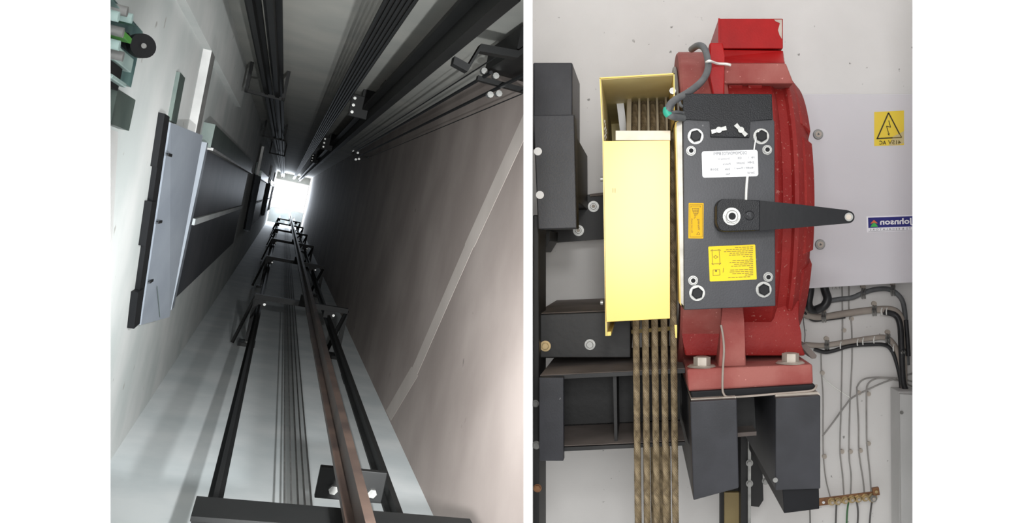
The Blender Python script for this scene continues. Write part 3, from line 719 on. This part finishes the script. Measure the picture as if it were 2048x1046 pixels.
for i, o in enumerate(rp):
    tag(o, ['leftmost', 'second from left', 'middle', 'second from right', 'rightmost'][i] + ' twisted brown steel rope under the yellow guard', 'rope', 'steel ropes over the drive sheave')

# yellow rope guard
r = thing('rope_guard', W(1275, 670, 2.2), 'yellow sheet metal rope guard with open top around the sheave', 'guard')
YG = 2.135
poly('front_panel', [(1206, 282), (1340, 281), (1340, 637), (1211, 644)], YG, YG + .003, 'yellow_paint', r, .0008)
bm = bmesh.new()   # left cheek with slanted front edge
q = [W(1199, 156, 2.135), W(1207, 644, 2.135), W(1213, 672, 2.135)]
fr = [q[0], W(1205, 285, YG), W(1211, 672, YG)]
bk3 = [Vector((p.x, 2.9, p.z)) for p in fr]
prism(bm, fr + bk3[::-1], [p + Vector((.0025, 0, 0)) for p in fr + bk3[::-1]]); lc = finish('cheek_plate', bm, 'yellow_paint', r)
bm = bmesh.new(); fr = [p + Vector((.003, .006, 0)) for p in fr]; bk3 = [Vector((p.x, 2.89, p.z)) for p in fr]
prism(bm, fr + bk3[::-1], [p + Vector((.001, 0, 0)) for p in fr + bk3[::-1]]); finish('cheek_lining', bm, 'yellow_inside', lc)
bm = bmesh.new()   # top plate
a, b = W(1199, 155, 2.135), W(1349, 146, 2.135)
prism(bm, [a, b, b + Vector((0, .76, 0)), a + Vector((0, .76, 0))], [p - Vector((0, 0, .003)) for p in (a, b, b + Vector((0, .76, 0)), a + Vector((0, .76, 0)))])
tp = finish('top_plate', bm, 'yellow_paint', r)
bm = bmesh.new(); dz = Vector((0, 0, .0035)); a2, b2 = a + Vector((.003, .005, 0)) - dz, b + Vector((-.003, .005, 0)) - dz
prism(bm, [a2, b2, b2 + Vector((0, .75, 0)), a2 + Vector((0, .75, 0))], [p - Vector((0, 0, .001)) for p in (a2, b2, b2 + Vector((0, .75, 0)), a2 + Vector((0, .75, 0)))])
finish('top_lining', bm, 'yellow_inside', tp)
bm = bmesh.new()   # right cheek: a narrow return
c0 = [W(1348.5, 146, 2.135), W(1351, 190, 2.135), W(1352, 225, 2.135)]
fr = [Vector((b.x, 2.135, b.z)), Vector((b.x + .001, 2.135, W(0, 240, 2.135).z))]
prism(bm, [fr[0], fr[1], fr[1] + Vector((0, .75, 0)), fr[0] + Vector((0, .75, 0))], [p - Vector((.0025, 0, 0)) for p in (fr[0], fr[1], fr[1] + Vector((0, .75, 0)), fr[0] + Vector((0, .75, 0)))])
finish('cheek_plate', bm, 'yellow_paint', r)
bm = bmesh.new(); a, b = Vector((a.x, 2.89, a.z)), Vector((b.x, 2.89, b.z))
dn = Vector((0, 0, -.34)); prism(bm, [a, b, b + dn, a + dn], [p + Vector((0, .003, 0)) for p in (a, b, b + dn, a + dn)]); finish('back_plate', bm, 'yellow_inside', r)
rect('lip_bar', 1231, 261, 1341, 281, 2.145, 2.165, 'sheave_ridge', r, .0008)
poly('hole_patch', [(1233, 204), (1247, 202), (1254, 262), (1240, 262)], 2.5, 2.51, 'sticker_white', r)  # white patch in place of the hole seen inside the guard
poly('hole_edge', [(1228, 202), (1249, 200), (1249, 203), (1230, 205)], 2.49, 2.51, 'yellow_inside', r)
poly('bottom_strap', [(1219, 664), (1352, 652), (1352, 660), (1219, 671)], 2.6, 2.603, 'yellow_paint', r)
poly('bottom_strap', [(1214, 664), (1222, 663), (1222, 671), (1215, 672)], 2.15, 2.6, 'yellow_paint', r)
poly('strap_end', [(1349, 650), (1354, 650), (1354, 676), (1351, 676)], 2.15, 2.17, 'yellow_paint', r)
for row in range(3):
    for k in range(5 - row):
        yy = 2.16 + .03 * k
        bm = bmesh.new(); p = Vector((W(1203, 0, 2.135).x + .0062, yy, W(0, 242 + row * 15, 2.135).z - .003 * k))
        hexa(bm, [p + Vector((dx, dy, dz)) for dx in (0, .001) for dy in (0, .016) for dz in (0, .006)]); finish('vent_slot', bm, 'sticker_white', lc)
bm = bmesh.new(); cyl(bm, W(1345, 183, 2.15), .008, .01, FRONT, 8); finish('cheek_screw', bm, 'zinc', r)
for y in (358, 605):
    bm = bmesh.new(); cyl(bm, W(1206, y, 2.16), .006, .006, (-1, 0, 0), 10); finish('side_screw', bm, 'zinc', r, 40)
text('stamp_mark', '11', 1228, 381, 9, YG, 'print_faded', r, 5)

# ------------------------------------------------------------------ control cabinet
YK = 2.93
r = thing('control_cabinet', W(1740, 570, YK), 'light grey control cabinet with yellow voltage sign and blue logo sticker', 'cabinet')
poly('cabinet_body', [(1560, 188), (1965, 188), (1965, 557), (1560, 580)], YK, 3.14, 'cabinet_grey', r, .002)
for x, y in ((1636, 269), (1640, 489)):
    c = W(x, y, YK); bm = bmesh.new(); cyl(bm, c, 10.5 * YK / F, .006, FRONT, 24, 9 * YK / F); lk = finish('door_lock', bm, 'zinc', r, 40)
    bm = bmesh.new(); cyl(bm, c + Vector((0, -.006, 0)), 6 * YK / F, .003, FRONT, 18); finish('lock_core', bm, 'dusty_zinc', lk, 40)
    bm = bmesh.new(); cyl(bm, c + Vector((0, -.009, 0)), 3.2 * YK / F, .0006, FRONT, 3); finish('key_slot', bm, 'cable_grey', lk)
YS = YK - .0008
sg = poly('voltage_sign', [(1748.5, 224), (1808, 221), (1808, 290), (1748.5, 292)], YS, YK, 'sign_yellow', r); sg['label'] = 'yellow triangle sign reading 415V AC in mirror writing'
YT = YS - .0002
poly('worn_patch', [(1808, 262), (1808, 286), (1800, 289), (1778, 291), (1786, 273), (1797, 268)], YT, YS, 'sign_worn', sg)
lines('triangle', [(1777, 225.5, 1754.5, 277), (1753, 277.3, 1785, 275.6)], 2.6, YT - .0002, 'print_dark', sg)
lines('triangle', [(1777, 225.5, 1799, 268)], 2.4, YT - .0002, 'print_dark', sg)
lines('triangle', [(1785, 275.6, 1803, 274.8), (1799, 268, 1803.5, 274.8)], 1.8, YT - .0002, 'print_faded', sg)
lines('lightning_bolt', [(1777.5, 241, 1781, 254.5), (1781.5, 254.5, 1773, 252), (1773, 252, 1777, 266)], 1.4, YT - .0002, 'print_dark', sg)
poly('bolt_arrow', [(1775, 267.5), (1779.2, 266), (1778.4, 272)], YT - .0003, YT, 'print_dark', sg)
text('lettering', 'AC', 1765.5, 285.3, 8, YT - .0003, 'print_dark', sg, 14, bold=.02)
text('lettering', '415V', 1789, 284.6, 8, YT - .0003, 'print_faded', sg, 26, bold=.02)
# maker's sticker, tilted slightly
ang = -.035
def sk(pts): return skew(pts, 1733, 433, ang)
lg = poly('logo_sticker', sk([(1733, 433), (1838, 433), (1838, 465), (1733, 465)]), YS, YK, 'logo_white', r); lg['label'] = 'white and blue maker sticker with mirrored lettering'
poly('blue_field', sk([(1736, 435.5), (1835.5, 435.5), (1835.5, 456), (1736, 456)]), YT, YS, 'logo_blue', lg)
poly('orange_peak', sk([(1747.7, 440.3), (1755.3, 447.4), (1752, 447.4), (1747.7, 445.5), (1743.2, 447.4), (1740, 447.4)]), YT - .0003, YT, 'logo_orange', lg)
poly('green_tree', sk([(1747.7, 445.4), (1752, 449.2), (1755.5, 454.2), (1740, 454.2), (1743.4, 449.2)]), YT - .0003, YT, 'logo_green', lg)
tx, ty = sk([(1792.5, 446.6)])[0]
text('lettering', 'Johnson', tx, ty, 15.6, YT - .0003, 'logo_white', lg, 66, rot=-ang, bold=.03)
tx, ty = sk([(1787, 459.8)])[0]
text('lettering', 'L I F T S  &  E S C A L A T O R S', tx, ty, 3.8, YT - .0003, 'cable_grey', lg, 96, rot=-ang)
lines('sticker_rule', [(*sk([(1736, 463.2)])[0], *sk([(1836, 463.2)])[0])], .5, YT, 'print_grey', lg)

r = thing('wall_cabinet', W(1830, 1100, 3.0), 'pale grey lower cabinet at the right edge under the cables', 'cabinet')
poly('cabinet_door', [(1800, 788), (1836, 790), (1836, 1130), (1804, 1130)], 3.02, 3.04, 'trunk_grey', r, .002)
poly('cabinet_body', [(1797, 783), (1838, 783), (1838, 1130), (1800, 1130)], 3.04, 3.14, 'trunk_grey', r, .002)
bm = bmesh.new(); cyl(bm, W(1803, 825, 3.02), .006, .004, FRONT, 12); finish('cabinet_screw', bm, 'zinc', r, 40)

# ------------------------------------------------------------------ cables on the wall
YW = 3.12
def cable(name, pts, rpx, m, label, cat='cable', group='cables clipped to the machine room wall', Y=YW):
    o = ptube(name, pts, Y, rpx, m); return tag(o, label, cat, group)
cable('power_cable', [(1622, 560, 3.06), (1620, 585, 3.06), (1617, 606, 3.06), (1622, 618, 3.08), (1636, 620, 3.09)], 8, 'cable_black', 'thick black cable dropping beside the red housing under the cabinet')
cable('power_cable', [(1646, 560, 3.06), (1650, 580, 3.06), (1655, 598, 3.05), (1648, 612, 3.05), (1634, 619, 3.06)], 8.5, 'cable_black', 'thick bent black cable under the left part of the grey cabinet')
cable('power_cable', [(1662, 601), (1682, 598), (1705, 595), (1726, 586), (1750, 579), (1775, 578), (1792, 586), (1804, 600), (1809, 620), (1811, 645), (1813, 690), (1815, 730)], 5, 'cable_grey', 'uppermost grey cable arching below the cabinet to the right edge')
cable('power_cable', [(1606, 616), (1609, 627), (1622, 633), (1647, 634), (1690, 627), (1745, 620), (1780, 619), (1797, 628), (1805, 650), (1807, 700), (1808, 790)], 7, 'cable_dusty', 'thick dusty beige cable, second from top, bending down at right')
cable('power_cable', [(1608, 689), (1635, 691), (1655, 690), (1700, 683), (1745, 676), (1770, 675), (1784, 684), (1794, 702), (1801, 735), (1805, 780)], 5.5, 'cable_dusty', 'dusty beige cable above the thin earth wires')
cable('power_cable', [(1628, 698), (1648, 704), (1665, 702), (1700, 692), (1740, 689), (1770, 690), (1784, 702), (1793, 725), (1800, 755), (1803, 782)], 4, 'cable_black', 'lowest slim black cable of the bundle on the wall')
cable('power_cable', [(1608, 624, 3.11), (1625, 640, 3.12), (1650, 639, 3.12), (1690, 634, 3.13)], 3, 'cable_black', 'short black cable under the thick beige one near the red machine')
cable('power_cable', [(1768, 624, 3.11), (1790, 630, 3.11), (1800, 650, 3.1), (1803, 700, 3.1), (1806, 760, 3.1), (1812, 782, 3.1)], 6, 'cable_black', 'thick black cable dropping at the right edge behind the clamps')
cable('power_cable', [(1812, 640, 3.1), (1815, 680, 3.1), (1817, 712, 3.1)], 4.5, 'cable_black', 'short black cable piece at the far right edge')
clips = [(1726, 587, 'on the uppermost grey cable, left'), (1785, 581, 'on the uppermost grey cable, right'), (1647, 634, 'on the thick beige cable near the red machine'), (1748, 621, 'on the thick beige cable, right'),
         (1653, 691, 'on the lower cables, left'), (1775, 678, 'on the lower cables, right'), (1806, 704, 'on the dropping black cables')]
for x, y, w in clips:
    r = thing('cable_clip', W(x, y + 8, 3.13), 'small steel cable clip ' + w, 'clip', 'steel cable clips')
    ptube('saddle', [(x - 1, y + 9, 3.13), (x - 2, y, 3.085), (x - 1, y - 9, 3.13)], 3.1, 2.6, 'zinc', r, 6)
    ptube('saddle', [(x + 4, y + 9, 3.13), (x + 3, y, 3.085), (x + 4, y - 9, 3.13)], 3.1, 2.2, 'zinc', r, 6)
    bm = bmesh.new(); cyl(bm, W(x - 1, y - 14, 3.15), .009, .012, FRONT, 10); finish('clip_screw', bm, 'dusty_zinc', r, 40)
# white ties round the bundles
for i, (x, y) in enumerate(((1681, 690), (1715, 684), (1726, 682), (1748, 679), (1787, 695), (1763, 622), (1773, 622))):
    o = ptube('cable_tie', [(x, y + 7, 3.1), (x - .5, y, 3.088), (x + 1, y - 6, 3.1)], 3.1, 1.3, 'tie_white', None, 6)
    tag(o, 'thin white tie round the wall cables, ' + ['first', 'second', 'third', 'fourth', 'last'][i] + ' from the left on the lower bundle' if i < 5 else 'thin white tie on the thick beige cable, ' + ('left' if i == 5 else 'right') + ' of the pair', 'cable tie', 'white cable ties')
YE = 3.14
def wire(pts, rpx, m, label): return cable('earth_wire', pts, rpx, m, label, 'wire', 'thin earth wires on the wall', YE)
wire([(1606, 632), (1608, 650), (1610, 668), (1609, 684)], .8, 'wire_dark', 'short thin dark wire beside the red pedestal above the cables')
wire([(1642, 706), (1643, 745), (1646, 790), (1646, 860), (1647, 915), (1652, 960), (1661, 996)], 1.3, 'wire_grey', 'leftmost thin earth wire close to the right support beam')
wire([(1684, 570), (1685, 640), (1684, 720), (1682, 820), (1680, 900), (1685, 950), (1688, 992)], 1.5, 'wire_grey', 'second thin earth wire from the left running to the copper bar')
wire([(1698, 570), (1698, 620), (1703, 650), (1704, 720), (1700, 800), (1698, 905), (1702, 950), (1701, 990)], 1.5, 'wire_grey', 'middle thin earth wire, running straight down to the copper bar')
wire([(1830, 764), (1790, 756), (1745, 755), (1725, 760), (1715, 772), (1714, 785), (1717, 850), (1718, 905), (1726, 960), (1729, 990)], 1.6, 'wire_grey', 'fourth thin earth wire, curving in from the right edge')
wire([(1830, 776), (1800, 762), (1765, 756), (1745, 760), (1735, 770), (1733, 785), (1733, 850), (1734, 890), (1740, 950), (1742, 985)], 1.6, 'wire_grey', 'rightmost thin earth wire, curving in from the right edge')
wire([(1645, 872), (1665, 846), (1690, 812), (1705, 795), (1740, 777), (1775, 762), (1830, 745)], 1.7, 'wire_grey', 'thin wire running diagonally up to the right')
wire([(1645, 755), (1670, 775), (1700, 795)], 1.2, 'tie_white', 'thin pale wire running diagonally down to the right')
wire([(1673, 1006), (1672, 1030), (1670, 1100)], 1.8, 'wire_dark', 'grey wire hanging below the copper bar, leftmost')
wire([(1697, 1004), (1694, 1030), (1692, 1100)], 1.8, 'wire_green', 'green wire hanging below the copper bar')
wire([(1713, 1002), (1716, 1030), (1711, 1100)], 1.8, 'wire_dark', 'grey wire hanging below the copper bar, right of the green one')
wire([(1745, 998), (1741, 1025), (1735, 1100)], 1.8, 'wire_dark', 'rightmost dark wire hanging below the copper bar')
wire([(1619, 1000), (1620, 1030), (1621, 1100)], 1.2, 'wire_dark', 'thin dark wire hanging behind the right support beam')
for i, (x, y) in enumerate(((1642, 745), (1646, 912), (1681, 902), (1698, 902), (1718, 900), (1734, 886), (1715, 785), (1734, 787), (1685, 660), (1700, 637))):
    bm = bmesh.new(); cyl(bm, W(x + 2, y, 3.15), .008, .012, FRONT, 8); o = finish('wire_staple', bm, 'dusty_zinc', None, 40)
    tag(o, 'small round wire staple on the wall, ' + ['on the leftmost wire, upper', 'on the leftmost wire, lower', 'on the second wire', 'on the middle wire, lower', 'on the fourth wire, lower', 'on the rightmost wire, lower',
        'on the fourth wire, upper', 'on the rightmost wire, upper', 'on the second wire, upper', 'on the middle wire, upper'][i], 'staple', 'wire staples')
r = thing('earth_busbar', W(1700, 1010, 3.1), 'brown copper earth bar with a row of bolts on the wall', 'busbar')
poly('bar', [(1630, 998), (1748, 983), (1749, 997), (1632, 1013)], 3.10, 3.106, 'copper', r, .001)
poly('bar_end', [(1745, 977), (1758, 975), (1760, 990), (1747, 992)], 3.085, 3.10, 'copper', r, .001)
for i, (x, y) in enumerate(((1663, 1003), (1675, 1002), (1690, 1000), (1703, 998), (1716, 997), (1730, 995), (1745, 995))):
    bolt(W(x, y, 3.10), (6.2 if i < 6 else 7.5) * 3.1 / F, r, 'brass_bolt' if i < 6 else 'zinc', 'brass_bolt', FRONT, 1.25, 1.0, .2 * i, 'terminal_bolt', tip='dusty_zinc')
bm = bmesh.new(); cyl(bm, W(1647, 1005, 3.10), .005, .001, FRONT, 12); finish('bar_hole', bm, 'sticker_white', r)
bm = bmesh.new(); cyl(bm, W(1752, 983, 3.085), .006, .006, FRONT, 6); finish('end_nut', bm, 'brass_bolt', r)
# dark stencil on the wall above the cables
text('wall_stencil', 'F X 1', 1672, 575, 7, 3.149, 'wire_grey', bpy.data.objects['wall_back'], 16)
